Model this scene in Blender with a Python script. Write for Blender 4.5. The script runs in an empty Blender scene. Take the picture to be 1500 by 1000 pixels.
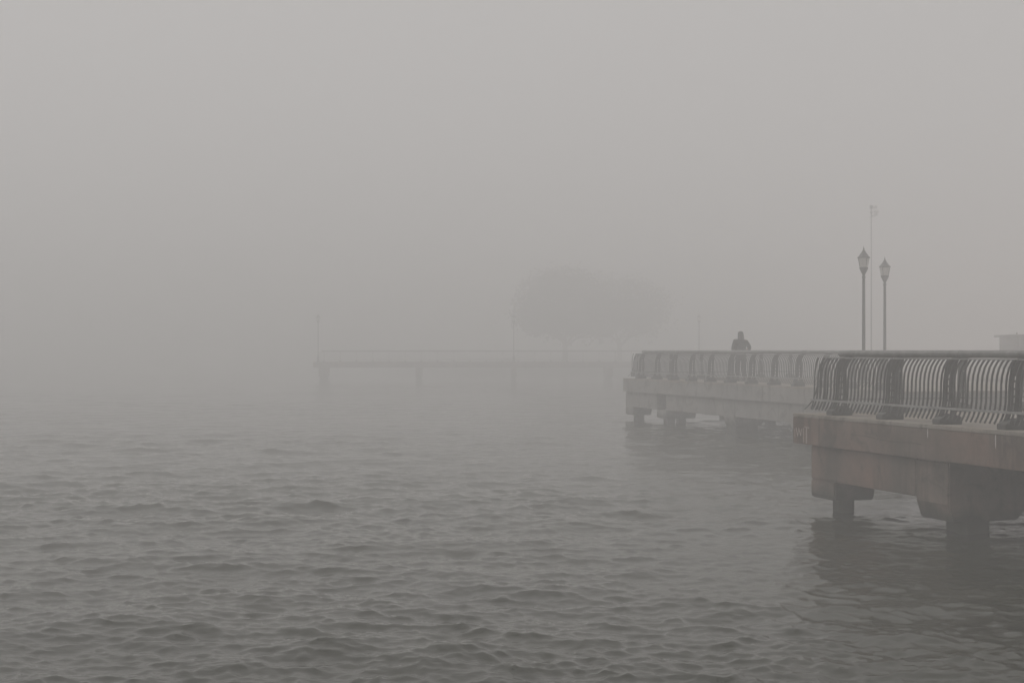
import bpy, math, random
import numpy as np
from mathutils import Vector, Matrix

random.seed(7)
rng = np.random.default_rng(11)
R = math.radians
SC = bpy.context.scene
COL = SC.collection

# ------------------------------------------------------------------ camera
EYE = 2.72                      # metres above the water
cam_d = bpy.data.cameras.new('camera')
cam_d.sensor_width = 36.0
cam_d.lens = 50.0
cam_d.shift_y = 0.0085
cam_d.clip_start = 0.1
cam_d.clip_end = 6000
cam = bpy.data.objects.new('camera', cam_d)
COL.objects.link(cam)
cam.location = (0, 0, EYE)
cam.rotation_euler = (R(90), 0, 0)
SC.camera = cam

# ------------------------------------------------------------------ sky and sun
SUN_EL, SUN_AZ = 52.0, -62.0      # azimuth to the right of the view axis (+Y)
world = bpy.data.worlds.new('World')
SC.world = world
world.use_nodes = True
nt = world.node_tree
nt.nodes.clear()
sky = nt.nodes.new('ShaderNodeTexSky')
sky.sky_type = 'NISHITA'
sky.sun_disc = False
sky.sun_elevation = R(SUN_EL)
sky.sun_rotation = R(SUN_AZ)
sky.air_density = 1.0
sky.dust_density = 6.0
sky.ozone_density = 1.0
hs = nt.nodes.new('ShaderNodeHueSaturation')      # overcast: the cloud layer greys the blue out
hs.inputs['Saturation'].default_value = 0.10
mixo = nt.nodes.new('ShaderNodeMix'); mixo.data_type = 'RGBA'
mixo.inputs['Factor'].default_value = 0.92
mixo.inputs['B'].default_value = (5.0, 4.83, 4.75, 1)  # even cloud deck
bg = nt.nodes.new('ShaderNodeBackground')
bg.inputs['Strength'].default_value = 0.112
wo = nt.nodes.new('ShaderNodeOutputWorld')
nt.links.new(sky.outputs[0], hs.inputs['Color'])
nt.links.new(hs.outputs[0], mixo.inputs['A'])
nt.links.new(mixo.outputs['Result'], bg.inputs[0])
nt.links.new(bg.outputs[0], wo.inputs[0])

sun_d = bpy.data.lights.new('sun', 'SUN')
sun_d.energy = 0.9
sun_d.angle = R(50)
sun_d.color = (1.0, 0.965, 0.93)
sun = bpy.data.objects.new('sun', sun_d)
COL.objects.link(sun)
_dir = Vector((math.sin(R(SUN_AZ)) * math.cos(R(SUN_EL)), math.cos(R(SUN_AZ)) * math.cos(R(SUN_EL)), math.sin(R(SUN_EL))))
sun.rotation_euler = _dir.to_track_quat('Z', 'Y').to_euler()

vs = SC.view_settings
vs.view_transform = 'Standard'
vs.look = 'None'
vs.gamma = 1.0
vs.use_curve_mapping = False
vs.exposure = 0.0
cy = SC.cycles
cy.max_bounces = 10
cy.diffuse_bounces = 3
cy.glossy_bounces = 3
cy.volume_bounces = 8
cy.transmission_bounces = 4
cy.sample_clamp_indirect = 4
cy.use_denoising = True
cy.use_adaptive_sampling = False

FOG = 0.0177

# ------------------------------------------------------------------ material helpers
def new_mat(name):
    m = bpy.data.materials.new(name); m.use_nodes = True
    t = m.node_tree
    b = t.nodes['Principled BSDF']
    return m, t, b

def nd(t, typ, **kw):
    n = t.nodes.new(typ)
    for k, v in kw.items():
        if k in n.inputs: n.inputs[k].default_value = v
        else: setattr(n, k, v)
    return n

def ramp(t, fac, stops):
    r = t.nodes.new('ShaderNodeValToRGB')
    e = r.color_ramp.elements
    while len(e) < len(stops): e.new(0.5)
    for q, (p, c) in zip(e, stops):
        q.position = p; q.color = (*c, 1) if len(c) == 3 else c
    t.links.new(fac, r.inputs[0])
    return r

def mixc(t, fac, a, b, mode='MIX'):
    m = t.nodes.new('ShaderNodeMix'); m.data_type = 'RGBA'; m.blend_type = mode
    for k, v in (('Factor', fac), ('A', a), ('B', b)):
        if hasattr(v, 'is_linked'): t.links.new(v, m.inputs[k])
        elif isinstance(v, (int, float)): m.inputs[k].default_value = v
        else: m.inputs[k].default_value = (*v, 1)
    return m.outputs['Result']

def concrete(name, base, dark, streak=0.6, algae=True, tint=(1.16, 0.90, 0.82)):
    m, t, b = new_mat(name)
    geo = nd(t, 'ShaderNodeNewGeometry')
    pos = geo.outputs['Position']
    n1 = nd(t, 'ShaderNodeTexNoise', Scale=0.9, Detail=7.0, Roughness=0.62); t.links.new(pos, n1.inputs['Vector'])
    r1 = ramp(t, n1.outputs['Fac'], [(0.32, dark), (0.66, base)])
    # run-off streaks: noise squeezed in plan, drawn out in height
    mp = nd(t, 'ShaderNodeMapping'); mp.inputs['Scale'].default_value = (3.4, 3.4, 0.30)
    t.links.new(pos, mp.inputs['Vector'])
    n2 = nd(t, 'ShaderNodeTexNoise', Scale=1.6, Detail=5.0, Roughness=0.7); t.links.new(mp.outputs[0], n2.inputs['Vector'])
    r2 = ramp(t, n2.outputs['Fac'], [(0.36, (0.42, 0.41, 0.39)), (0.52, (1, 1, 1)), (0.75, (1.12, 1.1, 1.08))])
    nm = nd(t, 'ShaderNodeTexNoise', Scale=0.8, Detail=2.0); t.links.new(pos, nm.inputs['Vector'])
    rm = ramp(t, nm.outputs['Fac'], [(0.40, (0.1, 0.1, 0.1)), (0.60, (streak, streak, streak))])
    c = mixc(t, rm.outputs[0], r1.outputs[0], r2.outputs[0], 'MULTIPLY')
    # blotchy damp patches with ragged edges
    nb = nd(t, 'ShaderNodeTexNoise', Scale=2.3, Detail=8.0, Roughness=0.7, Distortion=0.6); t.links.new(pos, nb.inputs['Vector'])
    rb = ramp(t, nb.outputs['Fac'], [(0.38, (0.50, 0.48, 0.46)), (0.47, (1, 1, 1)), (0.64, (1, 1, 1)), (0.70, (1.18, 1.16, 1.12))])
    c = mixc(t, 0.85, c, rb.outputs[0], 'MULTIPLY')
    # pinkish rust tint in broad patches
    n3 = nd(t, 'ShaderNodeTexNoise', Scale=0.55, Detail=3.0); t.links.new(pos, n3.inputs['Vector'])
    r3 = ramp(t, n3.outputs['Fac'], [(0.4, (1, 1, 1)), (0.62, tint)])
    c = mixc(t, 0.9, c, r3.outputs[0], 'MULTIPLY')
    # pale lime specks and fine grain
    n5 = nd(t, 'ShaderNodeTexNoise', Scale=38.0, Detail=4.0, Roughness=0.7); t.links.new(pos, n5.inputs['Vector'])
    r5 = ramp(t, n5.outputs['Fac'], [(0.3, (0.72, 0.71, 0.70)), (0.7, (1.2, 1.2, 1.18))])
    c = mixc(t, 0.6, c, r5.outputs[0], 'MULTIPLY')
    if algae:
        sx = nd(t, 'ShaderNodeSeparateXYZ'); t.links.new(pos, sx.inputs[0])
        n4 = nd(t, 'ShaderNodeTexNoise', Scale=3.5, Detail=5.0); t.links.new(pos, n4.inputs['Vector'])
        ma = nd(t, 'ShaderNodeMath', operation='MULTIPLY_ADD'); ma.inputs[1].default_value = 0.5
        t.links.new(n4.outputs['Fac'], ma.inputs[0]); t.links.new(sx.outputs['Z'], ma.inputs[2])
        r4 = ramp(t, ma.outputs[0], [(0.48, (1, 1, 1)), (0.72, (0, 0, 0))])
        c = mixc(t, r4.outputs[0], c, (0.035, 0.037, 0.026))
    t.links.new(c, b.inputs['Base Color'])
    b.inputs['Roughness'].default_value = 0.88
    bp = nd(t, 'ShaderNodeBump', Strength=0.35, Distance=0.01); t.links.new(n5.outputs['Fac'], bp.inputs['Height'])
    t.links.new(bp.outputs[0], b.inputs['Normal'])
    return m

def painted(name, base, rough=0.5, metal=0.0, var=0.35, scale=6.0):
    m, t, b = new_mat(name)
    geo = nd(t, 'ShaderNodeNewGeometry')
    n1 = nd(t, 'ShaderNodeTexNoise', Scale=scale, Detail=6.0, Roughness=0.65); t.links.new(geo.outputs['Position'], n1.inputs['Vector'])
    lo = tuple(x * (1 - var) for x in base); hi = tuple(x * (1 + var) for x in base)
    r = ramp(t, n1.outputs['Fac'], [(0.3, lo), (0.7, hi)])
    t.links.new(r.outputs[0], b.inputs['Base Color'])
    b.inputs['Roughness'].default_value = rough
    b.inputs['Metallic'].default_value = metal
    return m

M = {}
M['concrete'] = concrete('weathered_concrete', (0.225, 0.172, 0.142), (0.085, 0.071, 0.060), 0.95, True, (1.16, 0.92, 0.85))
M['concrete_hazed'] = concrete('haze_paled_concrete', (0.33, 0.32, 0.305), (0.24, 0.232, 0.222), 0.5, True, (1.0, 0.97, 0.94))  # middle pier's concrete, with extra haze put into its paler, greyer colour
M['coping'] = concrete('pale_coping_concrete', (0.35, 0.32, 0.285), (0.25, 0.225, 0.20), 0.3, False, (1.03, 0.98, 0.93))
M['pile'] = concrete('wet_shaded_pile_concrete', (0.10, 0.09, 0.075), (0.05, 0.046, 0.038))  # wet piles; the shade under the deck is also darkened into this colour
M['land'] = concrete('quay_paving', (0.28, 0.26, 0.24), (0.18, 0.165, 0.15), 0.2)
M['steel'] = painted('grey_railing_paint', (0.062, 0.061, 0.057), 0.55)
M['pipe'] = painted('weathered_pipe', (0.17, 0.167, 0.16), 0.42, 0.25)
M['railtop'] = painted('galvanised_bar', (0.30, 0.295, 0.29), 0.45, 0.2)
M['lampmetal'] = painted('dark_lamp_paint', (0.03, 0.032, 0.032), 0.5)
M['lime'] = painted('lime_deposit', (0.55, 0.52, 0.49), 0.9, 0.0, 0.2, 30)
M['chalk'] = painted('faded_paint_marks', (0.42, 0.37, 0.34), 0.9, 0.0, 0.25, 25)
M['coat'] = painted('dark_cloth', (0.022, 0.021, 0.021), 0.9)
M['trouser'] = painted('trouser_cloth', (0.03, 0.031, 0.036), 0.9)
M['skin'] = painted('skin', (0.36, 0.22, 0.17), 0.6, 0, 0.05)
M['hair'] = painted('hair', (0.03, 0.024, 0.02), 0.7)
M['bark'] = painted('bark', (0.07, 0.055, 0.045), 0.9)
M['leaf'] = painted('foliage', (0.055, 0.05, 0.032), 0.8, 0, 0.5, 0.8)
M['hutwall'] = painted('hut_cladding', (0.05, 0.047, 0.04), 0.8, 0, 0.25, 1.5)
M['roof'] = painted('roof_felt', (0.07, 0.068, 0.062), 0.9)
M['housing'] = painted('white_housing', (0.55, 0.55, 0.53), 0.5)
M['darkglass'] = painted('dark_glass', (0.03, 0.033, 0.035), 0.15)
M['grass'] = painted('shore_ground', (0.07, 0.07, 0.05), 0.95, 0, 0.4, 0.4)

gm, gt, gb = new_mat('frosted_lamp_glass')
gb.inputs['Base Color'].default_value = (0.62, 0.61, 0.57, 1)
gb.inputs['Roughness'].default_value = 0.35
gb.inputs['Transmission Weight'].default_value = 0.55
M['glass'] = gm

# ------------------------------------------------------------------ mesh helpers
class MB:
    def __init__(s): s.v = []; s.f = []
    def add(s, vs, fs):
        o = len(s.v); s.v += [tuple(p) for p in vs]; s.f += [tuple(i + o for i in f) for f in fs]; return s
    def box(s, x0, x1, y0, y1, z0, z1):
        return s.add([(x0,y0,z0),(x1,y0,z0),(x1,y1,z0),(x0,y1,z0),(x0,y0,z1),(x1,y0,z1),(x1,y1,z1),(x0,y1,z1)],
                     [(0,3,2,1),(4,5,6,7),(0,1,5,4),(1,2,6,5),(2,3,7,6),(3,0,4,7)])
    def prism(s, poly, x0, x1, axis='x'):
        # poly of (y,z) extruded along x (axis='x'); (x,z) along y (axis='y'); (x,y) along z
        n = len(poly); vs = []
        for w in (x0, x1):
            for p, q in poly:
                vs.append((w, p, q) if axis == 'x' else (p, w, q) if axis == 'y' else (p, q, w))
        fs = [tuple(range(n - 1, -1, -1)), tuple(range(n, 2 * n))]
        for i in range(n):
            j = (i + 1) % n
            fs.append((i, j, n + j, n + i))
        return s.add(vs, fs)
    def lathe(s, prof, seg=12, c=(0, 0), cap=True):
        vs = []; fs = []
        for r, z in prof:
            for k in range(seg):
                a = 2 * math.pi * k / seg
                vs.append((c[0] + r * math.cos(a), c[1] + r * math.sin(a), z))
        for i in range(len(prof) - 1):
            for k in range(seg):
                k2 = (k + 1) % seg
                fs.append((i*seg+k, i*seg+k2, (i+1)*seg+k2, (i+1)*seg+k))
        if cap:
            fs.append(tuple(range(seg - 1, -1, -1)))
            fs.append(tuple((len(prof)-1)*seg + k for k in range(seg)))
        return s.add(vs, fs)
    def tube(s, pts, rad, seg=8):
        pts = [Vector(p) for p in pts]
        rad = rad if isinstance(rad, (list, tuple)) else [rad] * len(pts)
        vs = []; fs = []
        for i, p in enumerate(pts):
            t = (pts[min(i+1, len(pts)-1)] - pts[max(i-1, 0)]).normalized()
            up = Vector((0,0,1)) if abs(t.z) < 0.9 else Vector((1,0,0))
            a = t.cross(up).normalized(); b = t.cross(a).normalized()
            for k in range(seg):
                an = 2 * math.pi * k / seg
                vs.append(p + a * rad[i] * math.cos(an) + b * rad[i] * math.sin(an))
        for i in range(len(pts)-1):
            for k in range(seg):
                k2 = (k+1) % seg
                fs.append((i*seg+k, i*seg+k2, (i+1)*seg+k2, (i+1)*seg+k))
        fs.append(tuple(range(seg-1, -1, -1)))
        fs.append(tuple((len(pts)-1)*seg + k for k in range(seg)))
        return s.add(vs, fs)
    def strip(s, path, hw, hd):
        """flat bar following (x,y,z) path bent in the local yz plane; hw half width along x, hd half depth in the plane"""
        vs = []; fs = []
        P = [Vector(p) for p in path]
        for i, p in enumerate(P):
            t = (P[min(i+1, len(P)-1)] - P[max(i-1, 0)]).normalized()
            nrm = Vector((0, -t.z, t.y))
            nrm = nrm.normalized() if nrm.length > 1e-6 else Vector((0,1,0))
            for sx, sn in ((-1,-1),(1,-1),(1,1),(-1,1)):
                vs.append(p + Vector((sx*hw, 0, 0)) + nrm * (sn*hd))
        for i in range(len(P)-1):
            for k in range(4):
                k2 = (k+1) % 4
                fs.append((i*4+k, i*4+k2, (i+1)*4+k2, (i+1)*4+k))
        fs.append((3,2,1,0)); n = (len(P)-1)*4; fs.append((n,n+1,n+2,n+3))
        return s.add(vs, fs)
    def mesh(s, name, mat, smooth=False, bevel=0):
        me = bpy.data.meshes.new(name)
        me.from_pydata(s.v, [], s.f); me.update()
        me.materials.append(mat)
        import bmesh
        b = bmesh.new(); b.from_mesh(me)
        if bevel:
            es = [e for e in b.edges if len(e.link_faces) == 2 and e.calc_face_angle(0) > 0.6]
            bmesh.ops.bevel(b, geom=es, offset=bevel, segments=2, affect='EDGES', clamp_overlap=True)
        bmesh.ops.recalc_face_normals(b, faces=b.faces)
        b.to_mesh(me); b.free()
        if smooth:
            me.shade_smooth()
            try: me.set_sharp_from_angle(angle=R(38))
            except Exception: pass
        return me

def link(name, me, parent=None, loc=(0,0,0), rot=(0,0,0), label=None):
    o = bpy.data.objects.new(name, me)
    COL.objects.link(o)
    o.parent = parent
    o.location = loc; o.rotation_euler = rot
    if label: o['label'] = label
    return o

def thing(name, label, cat, loc=(0,0,0), rz=0.0, group=None):
    o = bpy.data.objects.new(name, None); COL.objects.link(o)
    o.empty_display_size = 0.3
    o.location = loc; o.rotation_euler = (0,0,rz)
    o['label'] = label; o['category'] = cat
    if group: o['group'] = group
    return o

def copy_thing(root, loc, rz, label):
    kids = {}
    for o in COL.objects:
        if o.parent: kids.setdefault(o.parent, []).append(o)
    def rec(o, par):
        c = o.copy(); COL.objects.link(c); c.parent = par
        for k in kids.get(o, []): rec(k, c)
        return c
    r = rec(root, None)
    r.location = loc; r.rotation_euler = (0,0,rz); r['label'] = label
    return r

# ------------------------------------------------------------------ water: a wind-chopped river
def wave_tile(n, L, lam_hi, lam_lo, rms_slope, wind_dir, spread, seed, p=3.2):
    g = np.random.default_rng(seed)
    k1 = 2 * np.pi * np.fft.fftfreq(n, L / n)
    kx, ky = np.meshgrid(k1, k1, indexing='xy')
    k = np.hypot(kx, ky); k[0, 0] = 1e-6
    kp = 2 * np.pi / lam_hi; kc = 2 * np.pi / lam_lo
    S = k ** (-p) * np.exp(-(kp / k) ** 2) * np.exp(-(k / kc) ** 2)
    th = np.arctan2(ky, kx) - wind_dir
    D = np.exp(-(((th + np.pi) % (2*np.pi) - np.pi) / spread) ** 2) + 0.12
    A = np.sqrt(S * D) * np.exp(2j * np.pi * g.random((n, n))) * g.rayleigh(1, (n, n)) / np.sqrt(k)
    A[0, 0] = 0
    h = np.fft.ifft2(A).real
    sx = np.fft.ifft2(1j * kx * A).real
    sy = np.fft.ifft2(1j * ky * A).real
    dx = np.fft.ifft2(1j * kx / k * A).real     # horizontal choppy shift
    dy = np.fft.ifft2(1j * ky / k * A).real
    sc = rms_slope / np.sqrt((sx**2 + sy**2).mean())
    return h * sc, dx * sc, dy * sc

def sample(T, L, x, y):
    n = T.shape[0]
    u = (x / L * n) % n; v = (y / L * n) % n
    i = np.floor(u).astype(int); j = np.floor(v).astype(int)
    fu = u - i; fv = v - j
    i %= n; j %= n
    i1 = (i+1) % n; j1 = (j+1) % n
    return (T[j,i]*(1-fu)*(1-fv) + T[j,i1]*fu*(1-fv) + T[j1,i]*(1-fu)*fv + T[j1,i1]*fu*fv)

def build_water():
    rr = [0.0, 1.5, 3.0, 5.0]
    r = 6.5
    while r < 260: rr.append(r); r *= 1.0038
    while r < 2600: rr.append(r); r *= 1.12
    rr = np.array(rr)
    fine = np.arange(-27, 27.01, 0.095)
    coarse = np.arange(27 + 3, 360 - 27 - 1, 3.0)
    ang = np.radians(np.concatenate([fine, coarse]))
    na, nr = len(ang), len(rr)
    RR, AA = np.meshgrid(rr, ang, indexing='ij')
    RR = RR.copy(); RR[0] = 0.02
    X = RR * np.sin(AA); Y = RR * np.cos(AA)
    tiles = [(wave_tile(512, 47.0, 2.6, 0.6, 0.078, R(-80), 1.05, 21, 2.9), 47.0, 95, 1.5),
             (wave_tile(1024, 29.0, 0.66, 0.11, 0.195, R(-98), 1.15, 5, 2.3), 29.0, 64, 1.4),
             (wave_tile(1024, 11.3, 0.30, 0.06, 0.15, R(-75), 1.3, 9, 2.1), 11.3, 34, 1.2)]
    H = np.zeros_like(X); DX = np.zeros_like(X); DY = np.zeros_like(X)
    gx = X * math.cos(0.3) - Y * math.sin(0.3); gy = X * math.sin(0.3) + Y * math.cos(0.3)
    gust = 0.92 + 0.38 * np.sin(gx * 0.17 + 1.3 * np.sin(gy * 0.11)) * np.sin(gy * 0.23 + 0.7 * np.sin(gx * 0.09))
    side = np.abs(AA) < R(27.5)
    for (h, dx, dy), L, fade, chop in tiles:
        w = np.exp(-(RR / fade) ** 2) * gust * np.where(side | (AA > 2*np.pi - R(27.5)), 1, 0.35)
        H += sample(h, L, X, Y) * w
        DX += sample(dx, L, X, Y) * w * chop
        DY += sample(dy, L, X, Y) * w * chop
    V = np.stack([X + DX, Y + DY, H], -1).reshape(-1, 3)
    a = np.arange(na); a2 = (a + 1) % na
    i = np.arange(nr - 1)[:, None]
    F = np.stack([i*na + a, (i+1)*na + a, (i+1)*na + a2, i*na + a2], -1).reshape(-1, 4)
    me = bpy.data.meshes.new('water')
    me.vertices.add(len(V)); me.vertices.foreach_set('co', V.astype(np.float32).ravel())
    nf = len(F)
    me.loops.add(nf * 4); me.loops.foreach_set('vertex_index', F[:, ::-1].astype(np.int32).ravel())
    me.polygons.add(nf); me.polygons.foreach_set('loop_start', np.arange(0, nf*4, 4, dtype=np.int32))
    me.update(calc_edges=True)
    me.shade_smooth()
    if me.polygons[1000].normal.z < 0: me.flip_normals()
    m, t, b = new_mat('river_water')
    geo = nd(t, 'ShaderNodeNewGeometry')
    n1 = nd(t, 'ShaderNodeTexNoise', Scale=0.35, Detail=4.0); t.links.new(geo.outputs['Position'], n1.inputs['Vector'])
    r = ramp(t, n1.outputs['Fac'], [(0.35, (0.017, 0.020, 0.009)), (0.65, (0.023, 0.026, 0.012))])
    t.links.new(r.outputs[0], b.inputs['Base Color'])
    b.inputs['Roughness'].default_value = 0.03
    b.inputs['IOR'].default_value = 1.333
    mp = nd(t, 'ShaderNodeMapping'); mp.inputs['Scale'].default_value = (1.0, 1.6, 1.0)
    t.links.new(geo.outputs['Position'], mp.inputs['Vector'])
    n2 = nd(t, 'ShaderNodeTexNoise', Scale=9.0, Detail=5.0, Roughness=0.6); t.links.new(mp.outputs[0], n2.inputs['Vector'])
    bp = nd(t, 'ShaderNodeBump', Strength=0.5, Distance=0.010); t.links.new(n2.outputs['Fac'], bp.inputs['Height'])
    t.links.new(bp.outputs[0], b.inputs['Normal'])
    me.materials.append(m)
    o = link('water', me)
    o['kind'] = 'structure'
    return o
build_water()

# ------------------------------------------------------------------ quay land and far shore
LEDGE, SOFF = 1.62, 1.10        # top and underside of the pier slabs
quay = MB()
quay.prism([(24, -30), (60, -30), (120, 60), (120, 190), (60, 190), (34, 150), (23, 110), (18.5, 78), (15.98, 60.2), (17.6, 44), (19.5, 30), (22, 10)], -3.0, LEDGE - 0.004, 'z')
o = link('quay_pavement', quay.mesh('quay_pavement', M['land'])); o['kind'] = 'structure'
sh = MB()
pts = [(-6, 170), (2, 166), (12, 165), (24, 167), (40, 172), (60, 200), (60, 420), (-40, 420), (-20, 220)]
sh.prism(pts, -3.0, 0.9, 'z')
o = link('far_shore', sh.mesh('far_shore', M['grass'])); o['kind'] = 'structure'

# ------------------------------------------------------------------ pier pieces
# local frame of a pier: x runs along its river side towards the camera, y runs inland, origin = outer corner
ROT = R(-72)
def loc2w(C, a, b, z=0.0):
    c, s = math.cos(ROT), math.sin(ROT)
    return (C[0] + a*c - b*s, C[1] + a*s + b*c, z)

def pier(C, length, width, label, joints, beam, bents, name='concrete_pier', CM='concrete'):
    root = thing(name, label, 'pier', (C[0], C[1], 0), ROT)
    link('deck_slab', MB().box(0.12, length, 0.12, width, SOFF + 0.06, LEDGE - 0.07).mesh('deck_slab', M[CM]), root)
    # coping: the pale ledge the rail stands on, with thin recessed joints
    js = [0.0] + joints + [length]
    for j0, j1 in zip(js[:-1], js[1:]):
        a0, a1 = j0 + (0.006 if j0 else 0), j1 - 0.006
        link('fascia_panel', MB().prism([(0.0, SOFF), (0.118, SOFF), (0.118, LEDGE-0.07), (0.118, LEDGE-0.062), (0.0, LEDGE-0.062)], a0, a1).mesh('fascia_panel', M[CM], bevel=0.012), root)
        link('coping', MB().box(a0, a1, -0.004, 1.2, LEDGE-0.06, LEDGE).mesh('coping', M['coping'], bevel=0.01), root)
    nseg = max(1, int(width / 3.0)); w = (width - 0.118) / nseg
    for k in range(nseg):
        y0 = 0.124 + k*w; y1 = 0.118 + (k+1)*w - 0.006
        link('fascia_panel', MB().box(0.0, 0.118, y0, y1, SOFF, LEDGE-0.062).mesh('fascia_panel', M[CM], bevel=0.012), root)
    link('deck_paving', MB().box(0.003, length, 1.206, width, LEDGE-0.068, LEDGE-0.004).mesh('deck_paving', M['coping']), root)
    for x0, x1 in beam:
        link('edge_beam', MB().box(x0, x1, 0.10, 0.48, 0.51, SOFF - 0.012).mesh('edge_beam', M[CM], bevel=0.015), root)
    for bt in bents:
        a0, a1, depth, full, piles = bt
        c = 0.09
        if full:
            mb = MB().prism([(0.094, SOFF-0.014), (0.094, 0.46), (0.094+c, 0.20), (depth-c, 0.20), (depth, 0.33), (width-0.4, 0.36), (width-0.4, SOFF-0.014)], a0, a1)
        else:
            mb = MB().prism([(0.094, 0.506), (0.094, 0.24), (0.13, 0.20), (depth-0.06, 0.20), (depth, 0.506)], a0, a1)
            link('cross_beam', MB().box(a0+0.05, a1-0.05, 0.49, width-0.4, 0.60, SOFF-0.014).mesh('cross_beam', M['pile']), root)  # uses the dark pile colour, which carries painted under-deck shade
        link('pile_cap', mb.mesh('pile_cap', M[CM], bevel=0.02), root)
        for pb, pw in piles:
            am = (a0+a1)/2; h = pw/2; q = h*0.72
            link('pile', MB().prism([(am-h,pb-q),(am-q,pb-h),(am+q,pb-h),(am+h,pb-q),(am+h,pb+q),(am+q,pb+h),(am-q,pb+h),(am-h,pb+q)], -3.0, 0.215, 'z').mesh('pile', M['pile']), root)
    return root

NEAR = (4.92, 24.9)
near = pier(NEAR, 24.0, 12.0, 'nearest brown concrete pier deck with a stained fascia on blocky pile caps', [0.89, 6.6, 12.4, 18.2],
            [(0.45, 3.57)],
            [(0.45, 1.23, 0.9, False, [(0.5, 0.29), (4.2, 0.3), (8.2, 0.3)]),
             (3.575, 4.40, 1.39, True, [(0.72, 0.50), (4.2, 0.5), (8.2, 0.5)]),
             (8.7, 9.5, 1.39, True, [(0.75, 0.5), (4.2, 0.5), (8.2, 0.5)]),
             (13.8, 14.6, 1.39, True, [(0.75, 0.5), (4.2, 0.5)]),
             (18.9, 19.7, 1.39, True, [(0.75, 0.5), (4.2, 0.5)])])
MID = (4.37, 55.9)
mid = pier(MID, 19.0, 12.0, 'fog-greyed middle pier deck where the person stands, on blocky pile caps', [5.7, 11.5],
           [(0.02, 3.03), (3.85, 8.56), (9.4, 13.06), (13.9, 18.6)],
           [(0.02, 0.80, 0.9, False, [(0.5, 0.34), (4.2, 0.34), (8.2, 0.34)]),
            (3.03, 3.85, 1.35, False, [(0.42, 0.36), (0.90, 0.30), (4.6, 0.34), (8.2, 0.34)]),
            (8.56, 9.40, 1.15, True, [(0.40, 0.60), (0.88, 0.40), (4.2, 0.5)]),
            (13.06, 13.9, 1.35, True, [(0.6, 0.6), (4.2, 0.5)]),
            (17.7, 18.5, 1.35, True, [(0.6, 0.6), (4.2, 0.5)])], CM='concrete_hazed')

# faded scrawl near the corner of the near fascia: slanted strokes and a T
def stroke(p, q, w):
    p = Vector(p); q = Vector(q); d = (q-p).normalized(); n = Vector((-d.y, d.x)) * w/2
    c = [p-n, q-n, q+n, p+n]
    return MB().prism([(v.x, v.y) for v in c], -0.003, 0.004, 'y')
gr = MB()
for p, q, w in (((.11,.27),(.17,.12),.024), ((.17,.12),(.20,.24),.016), ((.20,.27),(.27,.14),.024), ((.27,.14),(.30,.26),.018),
                ((.36,.28),(.37,.03),.018), ((.40,.30),(.56,.29),.016), ((.47,.29),(.465,.02),.034), ((.06,.25),(.07,.10),.014)):
    s = stroke((p[0], SOFF + p[1]), (q[0], SOFF + q[1]), w); gr.add(s.v, s.f)
link('painted_scrawl', gr.mesh('painted_scrawl', M['chalk']), near, label='faded pale scrawl of slanted strokes beside a T')
for a, ln, w in ((4.02, 0.145, 0.018), (5.61, 0.19, 0.020), (7.2, 0.1, 0.015)):
    top = LEDGE - 0.064
    link('lime_streak', MB().prism([(a-w/2, top), (a+w/2, top), (a+w*0.45, top-ln*0.7), (a+w*0.1, top-ln), (a-w*0.35, top-ln*0.8)], -0.004, 0.004, 'y').mesh('lime_streak', M['lime']), near)
# dark hairline crack: a thin ragged bar
cr = MB(); px, pz = 1.9, 1.355
for k in range(14):
    nx, nz = px + 0.14, pz + random.uniform(-0.012, 0.010)
    s = stroke((px, pz), (nx, nz), random.uniform(0.006, 0.014)); cr.add(s.v, s.f); px, pz = nx, nz
crm = painted('crack_dirt', (0.05, 0.04, 0.035), 0.9)
link('crack', cr.mesh('crack', crm), near)

# ------------------------------------------------------------------ railings
W0 = 0.19                       # foot of the bars behind the pier edge
prof = [(0.0, 0.07), (0.045, 0.15), (0.085, 0.24), (0.105, 0.36), (0.112, 0.50), (0.115, 0.62), (0.13, 0.74), (0.165, 0.85), (0.215, 0.93), (0.25, 0.965)]
bal_me = MB().strip([(0, w, z) for w, z in prof], 0.007, 0.0135).mesh('baluster', M['steel'])
def at_outer(z):
    for (w0, z0), (w1, z1) in zip(prof[:-1], prof[1:]):
        if z0 <= z <= z1: return w0 + (w1-w0)*(z-z0)/(z1-z0)
    return prof[0][0] if z < 0.07 else prof[-1][0]
def post_mesh():
    mb = MB()
    for xc in (-0.028, 0.028):
        x0, x1 = xc - 0.006, xc + 0.006
        zs = [0.12, 0.2, 0.28, 0.36, 0.44, 0.52, 0.60, 0.68, 0.76]
        inn = lambda z: 0.225 + 0.10*max(0.0, 0.3-z)
        for i in range(len(zs)-1):
            a, b = zs[i], zs[i+1]
            mb.prism([(at_outer(a)-0.02, a), (at_outer(a)+0.022, a), (at_outer(b)+0.022, b), (at_outer(b)-0.02, b)], x0, x1)
            mb.prism([(inn(a), a), (inn(a)+0.042, a), (inn(b)+0.042, b), (inn(b), b)], x0, x1)
        for z in (0.13, 0.235, 0.34, 0.445, 0.55, 0.655, 0.74):
            mb.prism([(at_outer(z)+0.018, z), (0.24, z), (0.24, z+0.028), (at_outer(z)+0.018, z+0.028)], x0-0.002, x1+0.002)
        mb.prism([(at_outer(.76)-0.02, 0.76), (0.267, 0.76), (0.285, 0.86), (0.33, 0.955), (0.395, 0.985), (0.33, 1.003), (0.215, 0.975), (0.165, 0.93), (0.13, 0.85)], x0, x1)
        for z in (0.2, 0.5, 0.8):        # bolt heads
            mb.box(xc-0.012, xc+0.012, 0.236, 0.256, z-0.01, z+0.01)
    mb.box(-0.024, 0.024, at_outer(.85)+0.01, at_outer(.85)+0.05, 0.80, 0.92)
    mb.box(-0.05, 0.05, 0.31, 0.40, 0.958, 0.996)
    return mb.mesh('post', M['steel'])
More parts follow.
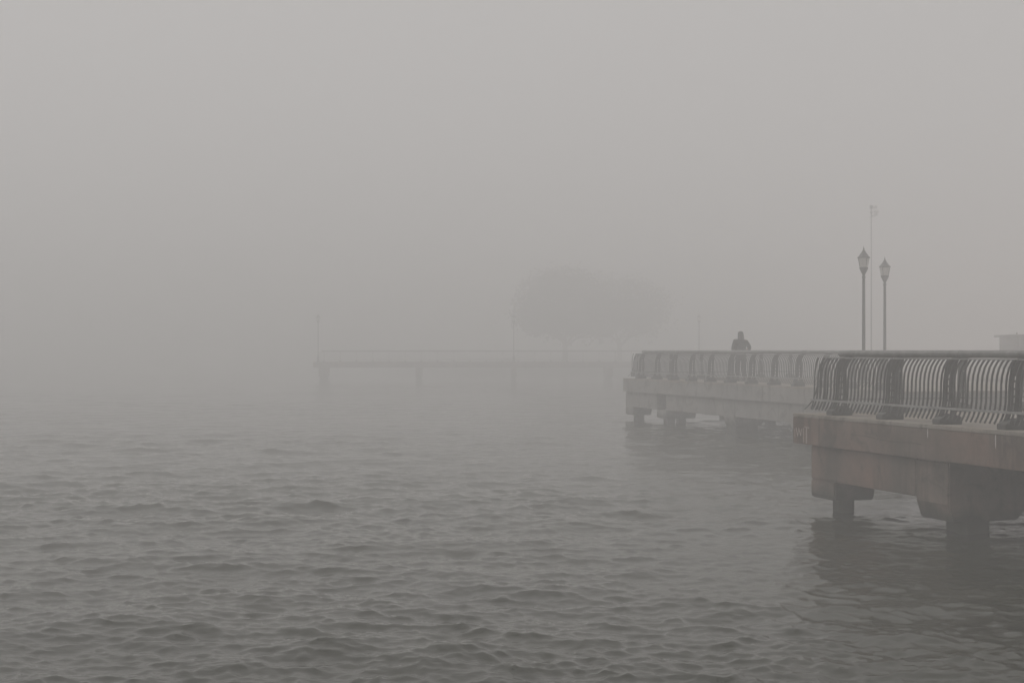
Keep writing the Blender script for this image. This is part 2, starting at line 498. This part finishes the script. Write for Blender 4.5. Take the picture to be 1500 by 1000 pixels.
post_me = post_mesh()
base_me = MB().prism([(-0.05, 0.0), (0.34, 0.0), (0.34, 0.10), (0.27, 0.135), (0.06, 0.135), (-0.05, 0.075)], -0.10, 0.10).mesh('base_block', M['steel'], bevel=0.008)
BAY, PITCH = 1.52, 1.52/14
PIPE_W, PIPE_Z, PIPE_R = 0.37, 1.042, 0.057

def rail_run(root, origin, rz, first, length, with_bal=True, max_bal=999, stuff_bal=False, start=0.0, bay=1.52, bars_to=None):
    """one straight run: local x along the edge, y inland, placed inside root's frame"""
    Mx = Matrix.Translation(origin) @ Matrix.Rotation(rz, 4, 'Z')
    def put(name, me, x, y=0.0, z=0.0, par=None):
        o = bpy.data.objects.new(name, me); COL.objects.link(o); o.parent = par or root
        if par is None:
            o.matrix_local = Mx @ Matrix.Translation((x, y, z))
        return o
    posts = []
    x = first
    while x < length: posts.append(x); x += bay
    for p in posts:
        q = put('post', post_me, p, W0, 0); put('base_block', base_me, 0, par=q)
    n = 0; stuff = MB()
    x = first - int((first - start - 0.03) / PITCH) * PITCH
    while x < length and n < max_bal:
        if all(abs(x-p) > 0.085 for p in posts) and (bars_to is None or x < bars_to):
            if stuff_bal:
                stuff.strip([(x, W0+w, z) for w, z in prof[::2] + [prof[-1]]], 0.009, 0.017)
            else:
                put('baluster', bal_me, x, W0, 0)
            n += 1
        x += PITCH
    if stuff_bal:
        q = put('baluster_row', stuff.mesh('baluster_row', M['steel']), 0); q['kind'] = 'stuff'
    s0 = start
    lr = MB().prism([(W0+0.020, 0.222), (W0+0.062, 0.222), (W0+0.062, 0.254), (W0+0.020, 0.254)], s0+0.0, length).mesh('lower_rail', M['railtop'])
    tr = MB().prism([(W0+0.215, 0.958), (W0+0.295, 0.958), (W0+0.295, 0.978), (W0+0.215, 0.978)], s0+0.27, length).mesh('top_rail', M['railtop'])
    put('lower_rail', lr, 0); put('top_rail', tr, 0)
    # pipe handrail in two-bay lengths, jointed at the posts
    cuts = [s0 + 0.40] + [p + 0.03 for i, p in enumerate(posts) if i % 2 == 0] + [length]
    for c0, c1 in zip(cuts[:-1], cuts[1:]):
        if c1 - c0 < 0.05: continue
        if c0 == cuts[0]:
            pts = [(c0, W0+PIPE_W, PIPE_Z), (c0+0.012, W0+PIPE_W, PIPE_Z), (c0+0.04, W0+PIPE_W, PIPE_Z), (c1-0.004, W0+PIPE_W, PIPE_Z)]
            rad = [PIPE_R*0.55, PIPE_R*0.85, PIPE_R, PIPE_R]
        else:
            pts = [(c0+0.004, W0+PIPE_W, PIPE_Z), (c1-0.004, W0+PIPE_W, PIPE_Z)]; rad = PIPE_R
        put('handrail', MB().tube(pts, rad, 20).mesh('handrail', M['pipe'], True), 0)
        if c1 != cuts[-1]:
            put('pipe_sleeve', MB().tube([(c1-0.05, W0+PIPE_W, PIPE_Z), (c1+0.05, W0+PIPE_W, PIPE_Z)], PIPE_R-0.006, 16).mesh('pipe_sleeve', M['steel'], True), 0)
    return n

def railing(C, front_len, end_len, label, first=0.98):
    root = thing('railing', label, 'railing', (C[0], C[1], LEDGE), ROT, 'curved-bar railings along the piers')
    rail_run(root, (0,0,0), 0, first, front_len, start=0.22)
    # end run: along +y (inland), its own inland side faces +x: mirrored so the feet point outwards
    e = bpy.data.objects
    cnt = rail_run_end(root, first, end_len)
    # corner bar along the mitre, leaning both ways
    P = [(W0+w*1.05-0.05*max(0, 1-z/0.5), W0+w*1.05-0.05*max(0, 1-z/0.5), z) for w, z in prof]
    mb = MB()
    vs = []; fs = []
    for i, (x, y, z) in enumerate(P):
        for dx, dy in ((-0.009, -0.009), (0.009, -0.009), (0.009, 0.009), (-0.009, 0.009)): vs.append((x+dx, y+dy, z))
    for i in range(len(P)-1):
        for k in range(4):
            k2 = (k+1) % 4; fs.append((i*4+k, i*4+k2, (i+1)*4+k2, (i+1)*4+k))
    mb.add(vs, fs)
    link('baluster', mb.mesh('corner_baluster', M['steel']), root)
    return root

mirror_cache = {}
def mirrored(me):
    if me.name not in mirror_cache:
        m2 = me.copy(); m2.name = me.name + '_turned'
        S = Matrix(((0,1,0,0),(1,0,0,0),(0,0,1,0),(0,0,0,1)))
        m2.transform(S); m2.flip_normals()
        mirror_cache[me.name] = m2
    return mirror_cache[me.name]

def rail_run_end(root, first, length):
    # the same run with x and y exchanged
    before = set(o.name for o in root.children)
    n0 = len(bpy.data.objects)
    tmp = bpy.data.objects.new('tmp', None); COL.objects.link(tmp)
    rail_run(tmp, (0,0,0), 0, 1.88, length, start=0.22, bay=1.32, bars_to=0.5)
    for o in [o for o in COL.objects if o.parent == tmp]:
        l = o.location.copy()
        o.parent = root
        o.location = (l.y, l.x, l.z)
        o.data = mirrored(o.data)
    for o in COL.objects:
        if o.name.split('.')[0] == 'base_block' and o.parent and o.parent.parent == root and o.parent.data == mirrored(post_me):
            o.data = mirrored(base_me)
    bpy.data.objects.remove(tmp)

railing(NEAR, 13.0, 11.0, 'nearest grey curved-bar railing, on the brown pier at the right edge')
railing(MID, 18.4, 8.0, 'fog-greyed curved-bar railing on the middle pier, in front of the standing person')

# ------------------------------------------------------------------ far pier
FAR = (-18.6, 133.0); FROT = R(1.2)
far = thing('concrete_pier', 'faint distant pier crossing the fog behind the middle pier', 'pier', (*FAR, 0), FROT)
FL = 66.0
link('deck_slab', MB().box(0.0, FL, 0.0, 6.0, SOFF, LEDGE).mesh('deck_slab', M['concrete'], bevel=0.03), far)
k = 0
x = 0.35
while x < FL:
    link('pile_cap', MB().prism([(0.05, SOFF-0.01), (0.05, 0.45), (0.15, 0.2), (5.5, 0.2), (5.8, SOFF-0.01)], x+0.15, x+0.6).mesh('pile_cap', M['concrete'], bevel=0.02), far)
    for yb in (0.7, 2.9, 5.0):
        link('pile', MB().box(x+0.22, x+0.53, yb-0.15, yb+0.15, -3.0, 0.215).mesh('pile', M['pile']), far)
    x += 9.05
fr = thing('railing', 'faint distant railing on the far pier across the fog', 'railing', (*FAR, LEDGE), FROT, 'curved-bar railings along the piers')
rail_run(fr, (0,0,0), 0, 0.98, FL - 0.2, stuff_bal=True, start=0.35)

# ------------------------------------------------------------------ lamp posts
def lamp_post(loc, label):
    t = thing('street_lamp', label, 'street lamp', loc, 0.3, 'lantern lamp posts on the piers')
    pole = MB().lathe([(0.17,0),(0.17,0.06),(0.13,0.10),(0.12,0.42),(0.135,0.46),(0.085,0.54),(0.062,0.62),(0.056,1.3),(0.047,3.52),(0.06,3.54),(0.06,3.58),(0.045,3.60),(0.045,3.64)], 16)
    link('pole', pole.mesh('pole', M['lampmetal'], True), t)
    link('lantern_cup', MB().lathe([(0.045,3.63),(0.06,3.68),(0.085,3.72),(0.14,3.84),(0.15,3.88),(0.14,3.895)], 16).mesh('lantern_cup', M['lampmetal'], True), t)
    link('globe', MB().lathe([(0.132,3.893),(0.155,3.98),(0.18,4.10),(0.192,4.205)], 16).mesh('globe', M['glass'], True), t)
    ribs = MB()
    for k in range(4):
        a = k * math.pi/2
        ribs.tube([(math.cos(a)*r, math.sin(a)*r, z) for r, z in ((0.142,3.89),(0.165,3.98),(0.19,4.10),(0.20,4.21))], 0.008, 5)
    link('frame', ribs.mesh('frame', M['lampmetal']), t)
    rf = link('lantern_roof', MB().lathe([(0.19,4.207),(0.215,4.205),(0.215,4.235),(0.17,4.265),(0.125,4.33),(0.075,4.40),(0.045,4.46),(0.03,4.48)], 16).mesh('lantern_roof', M['lampmetal'], True), t)
    link('finial', MB().lathe([(0.03,4.475),(0.018,4.50),(0.028,4.525),(0.012,4.55),(0.003,4.62)], 10).mesh('finial', M['lampmetal'], True), rf)
    return t
L1 = lamp_post((11.87, 48.0, LEDGE), 'tallest-looking lantern lamp post, left of the two just behind the near railing')
copy_thing(L1, (13.97, 53.3, LEDGE), 0.9, 'slightly lower lantern lamp post, right of the pair behind the near railing')
for px, lab in ((466, 'faint far lamp post at the left tip of the distant pier'),
                (752.5, 'faint far lamp post midway along the distant pier, left of the tree'),
                (1024, 'faint far lamp post just left of the standing person, on the distant pier')):
    d = 135.4
    copy_thing(L1, ((px-750)/2083.3*d, d, LEDGE), 0.5, lab)

# tall mast with floodlights
T = thing('light_mast', 'tall thin mast with small floodlights rising between the two lamp posts', 'mast', (24.0, 95.0, LEDGE), 0)
link('pole', MB().lathe([(0.09,0),(0.09,0.25),(0.05,0.3),(0.034,9.6),(0.030,10.75)], 10).mesh('pole', M['lampmetal'], True), T)
def flood(loc, rot, w, nm='floodlight'):
    f = link(nm, MB().prism([(-w/2,-0.04),(w/2,-0.07),(w/2,0.09),(0,0.11),(-w/2,0.05)], -0.11, 0.11, 'y').mesh(nm, M['housing'], bevel=0.01), T, loc, rot)
    link('bracket', MB().box(-w*0.5-0.10, -w*0.5, -0.03, 0.03, -0.03, 0.03).mesh('bracket', M['lampmetal']), f)
    link('lens', MB().box(-w*0.4, w*0.45, -0.09, 0.09, -0.088, -0.072).mesh('lens', M['darkglass']), f)
flood((0.24, 0, 10.64), (0, R(-8), 0), 0.24)
flood((0.30, -0.15, 10.34), (0, R(-4), R(30)), 0.22)
flood((0.25, -0.06, 10.12), (0, R(-24), R(-10)), 0.30)
link('crossarm', MB().tube([(-0.10,0,10.62),(0.30,0,10.62)], 0.025, 6).mesh('crossarm', M['lampmetal']), T)
link('camera_dome', MB().lathe([(0.03,10.78),(0.11,10.74),(0.13,10.66),(0.10,10.57),(0.03,10.52)], 10).mesh('camera_dome', M['lampmetal'], True), T)
link('camera_dome', MB().lathe([(0.02,10.40),(0.09,10.36),(0.10,10.27),(0.03,10.20)], 10).mesh('camera_dome', M['lampmetal'], True), T)
link('crossarm', MB().tube([(-0.14,0,9.94),(0.0,0,10.0)], 0.02, 6).mesh('crossarm', M['lampmetal']), T)

# ------------------------------------------------------------------ hut on the quay
hx, hy = 28.5, 80.0
hut = thing('waterfront_hut', 'low flat-roofed hut looming in fog at the right edge', 'hut', (hx, hy, LEDGE), R(-4))
link('wall', MB().box(0, 8, 0, 4, 0, 1.86).mesh('wall', M['hutwall'], bevel=0.02), hut)
rf = link('roof', MB().box(-0.2, 8.3, -0.25, 4.4, 1.862, 1.99).mesh('roof', M['roof'], bevel=0.02), hut)
link('aerial', MB().tube([(-0.1,0.0,1.99),(-0.1,0,2.1)], 0.04, 6).mesh('aerial', M['lampmetal']), rf)
link('vent_box', MB().box(2.2, 3.2, 1.2, 2.0, 1.992, 2.25).mesh('vent_box', M['roof'], bevel=0.02), rf)
link('wall_sign_arm', MB().box(-0.55, -0.002, 0.3, 0.38, 1.68, 1.72).mesh('wall_sign_arm', M['lampmetal']), hut)
for k in range(3):
    w = link('window', MB().box(0.8+k*2.3, 2.2+k*2.3, -0.03, 0.02, 0.9, 1.7).mesh('window', M['roof']), hut)
    link('pane', MB().box(0.86+k*2.3, 2.14+k*2.3, -0.034, -0.0302, 0.96, 1.64).mesh('pane', M['darkglass']), w)

# ------------------------------------------------------------------ far trees
def tree(loc, w, h, label, seed, n=5200, leaf=0.16):
    g = np.random.default_rng(seed); rnd = random.Random(seed)
    t = thing('tree', label, 'tree', loc, 0, 'trees on the far shore')
    tr = MB(); tips = []
    tr.tube([(0,0,0),(0.1,0,h*0.12),(0,0.1,h*0.3)], [0.42,0.32,0.26], 9)
    def grow(p, d, ln, r, lev):
        q = p + d*ln
        mdl = p + d*ln*0.5 + Vector((rnd.uniform(-1,1), rnd.uniform(-1,1), rnd.uniform(-.3,.6)))*ln*0.07
        tr.tube([p, mdl, q], [r, r*0.8, r*0.6], 6 if lev < 3 else 4)
        if lev >= 4: tips.append(q); return
        for _ in range(3 if lev < 4 else 2):
            nd_ = (d + Vector((rnd.uniform(-1,1)*1.05, rnd.uniform(-1,1)*1.0, rnd.uniform(-.35,.55)))).normalized()
            grow(q, nd_, ln*rnd.uniform(.62,.85), r*0.58, lev+1)
    for k in range(6):
        a = k*math.pi/3 + rnd.uniform(-.3,.3)
        d = Vector((math.cos(a)*1.0, math.sin(a)*0.8, rnd.uniform(.35,.95))).normalized()
        grow(Vector((0,0,h*(0.2+0.02*k))), d, w*0.16, 0.17, 1)
    # fit the branch cloud into the crown's ellipsoid
    link('trunk', tr.mesh('trunk', M['bark']), t)
    V = []; F = []
    c = Vector((0,0,h*0.62))
    P = []
    for q in tips:
        e = Vector(((q.x)/(w/2), q.y/(w/2*0.8), (q.z-c.z)/(h*0.40)))
        if e.length > 1: e = e.normalized()*rnd.uniform(.8,1)
        P.append(Vector((e.x*w/2, e.y*w/2*0.8, c.z+e.z*h*0.40)))
    for _ in range(150):
        e = Vector((rnd.gauss(0,1), rnd.gauss(0,1), rnd.gauss(0,1))).normalized()*rnd.uniform(.45,1)**.5
        P.append(Vector((e.x*w/2, e.y*w/2*.8, c.z + (e.z if e.z>-0.2 else -0.2)*h*0.40)))
    for i in range(n):
        q = P[rnd.randrange(len(P))]
        if q.z < c.z and rnd.random() < 1.05*(c.z-q.z)/(h*0.40): continue
        p = q + Vector((rnd.gauss(0,.95), rnd.gauss(0,.95), rnd.gauss(0,.6)))
        s = leaf*rnd.uniform(.6,1.6)
        a = Vector((rnd.gauss(0,1),rnd.gauss(0,1),rnd.gauss(0,1))).normalized(); b = a.orthogonal().normalized()
        o = len(V); V += [p+a*s, p+b*s*.6, p-a*s, p-b*s*.6]; F.append((o,o+1,o+2,o+3))
    me = bpy.data.meshes.new('crown'); me.from_pydata(V, [], F); me.materials.append(M['leaf'])
    link('crown', me, t)
tree((6.2, 168, 0.9), 10.5, 10.9, 'broad dark tree, left and densest of the crowns looming behind the far pier', 3, 15000, 0.24)
tree((13.4, 178, 0.9), 13.0, 10.6, 'paler broad tree looming through fog, right of the dark crown', 8, 9000, 0.2)

# ------------------------------------------------------------------ person
def skin_mesh(name, joints, edges, mat, levels=1):
    me = bpy.data.meshes.new(name)
    me.from_pydata([j[0] for j in joints], edges, [])
    o = bpy.data.objects.new(name, me); COL.objects.link(o)
    sk = o.modifiers.new('skin', 'SKIN'); sk.use_smooth_shade = True
    o.modifiers.new('sub', 'SUBSURF').levels = levels
    for v, j in zip(me.skin_vertices[0].data, joints):
        v.radius = j[1] if isinstance(j[1], tuple) else (j[1], j[1])
        v.use_root = False
    me.skin_vertices[0].data[0].use_root = True
    dg = bpy.context.evaluated_depsgraph_get(); dg.update()
    m2 = bpy.data.meshes.new_from_object(o.evaluated_get(dg))
    m2.name = name; m2.materials.clear(); m2.materials.append(mat); m2.shade_smooth()
    bpy.data.objects.remove(o)
    return m2
PX, PY = 8.27, 51.4
PZ = LEDGE - 0.004
person = thing('person', 'person in a dark padded jacket and hood standing behind the middle railing', 'person', (PX, PY, PZ), R(12))
# faces away over the water (+y); arms bent, hands in jacket pockets
body_j = [((0,0,.95),(.15,.11)), ((0,0,1.10),(.14,.10)), ((0,.01,1.28),(.16,.11)), ((0,0,1.44),(.15,.09)), ((0,0,1.53),.062), ((0,.015,1.62),(.075,.085)), ((0,.02,1.72),(.078,.095)), ((0,.015,1.80),.05),
          ((-.20,0,1.44),.06), ((-.275,-.03,1.17),.048), ((-.17,.12,1.00),.038), ((-.13,.17,.98),.035),
          ((.20,0,1.44),.06), ((.285,-.03,1.18),.048), ((.18,.12,1.00),.038), ((.14,.17,.98),.035),
          ((-.10,0,.88),.095), ((-.115,.01,.50),.062), ((-.12,-.02,.10),.042), ((-.125,.10,.04),.04),
          ((.10,0,.88),.095), ((.12,.02,.50),.062), ((.13,0,.10),.042), ((.14,.12,.04),.04)]
body_e = [(0,1),(1,2),(2,3),(3,4),(4,5),(5,6),(6,7),(3,8),(8,9),(9,10),(10,11),(3,12),(12,13),(13,14),(14,15),(0,16),(16,17),(17,18),(18,19),(0,20),(20,21),(21,22),(22,23)]
link('body', skin_mesh('body', body_j, body_e, M['skin'], 2), person)
jk = [((0,0,.74),(.225,.165)), ((0,0,1.05),(.205,.15)), ((0,0,1.25),(.215,.16)), ((0,0,1.42),(.19,.135)), ((0,0,1.50),(.12,.105)),
      ((-.21,0,1.43),(.10,.10)), ((-.30,-.03,1.17),(.085,.09)), ((-.215,.11,1.01),(.075,.075)),
      ((.20,0,1.39),(.105,.10)), ((.33,-.05,1.19),(.075,.08)), ((.27,.11,1.02),(.06,.065))]
link('jacket', skin_mesh('jacket', jk, [(0,1),(1,2),(2,3),(3,4),(3,5),(5,6),(6,7),(3,8),(8,9),(9,10)], M['coat'], 2), person)
link('hood', skin_mesh('hood', [((0,-.03,1.46),(.16,.12)), ((-.005,-.02,1.56),(.115,.11)), ((-.012,-.012,1.70),(.105,.12)), ((-.015,0,1.80),(.072,.08))], [(0,1),(1,2),(2,3)], M['coat'], 2), person)
tj = [((0,0,.93),(.17,.13)), ((-.105,0,.82),(.115,.115)), ((-.118,.01,.50),(.088,.088)), ((-.122,-.015,.10),(.075,.08)),
      ((.105,0,.82),(.115,.115)), ((.122,.02,.50),(.088,.088)), ((.132,.0,.10),(.075,.08))]
link('trousers', skin_mesh('trousers', tj, [(0,1),(1,2),(2,3),(0,4),(4,5),(5,6)], M['trouser'], 2), person)
for sx, oy in ((-.125,-.02),(.135,0)):
    link('shoe', skin_mesh('shoe', [((sx,oy-.05,.055),(.05,.052)), ((sx*1.03,oy+.07,.05),(.052,.045)), ((sx*1.08,oy+.18,.042),(.045,.035))], [(0,1),(1,2)], M['hair'], 2), person)

# ------------------------------------------------------------------ haze
hz = MB().box(-3000, 3000, -3000, 3000, -4.0, 13.2)
hm = bpy.data.materials.new('haze'); hm.use_nodes = True
ht = hm.node_tree; ht.nodes.clear()
pv = ht.nodes.new('ShaderNodeVolumePrincipled')
pv.inputs['Color'].default_value = (0.993, 0.989, 0.988, 1)
pv.inputs['Density'].default_value = FOG
pv.inputs['Anisotropy'].default_value = 0.1
ho = ht.nodes.new('ShaderNodeOutputMaterial')
ht.links.new(pv.outputs[0], ho.inputs['Volume'])
o = link('haze', hz.mesh('haze', hm)); o['kind'] = 'stuff'
o['label'] = 'even grey fog filling the whole scene'
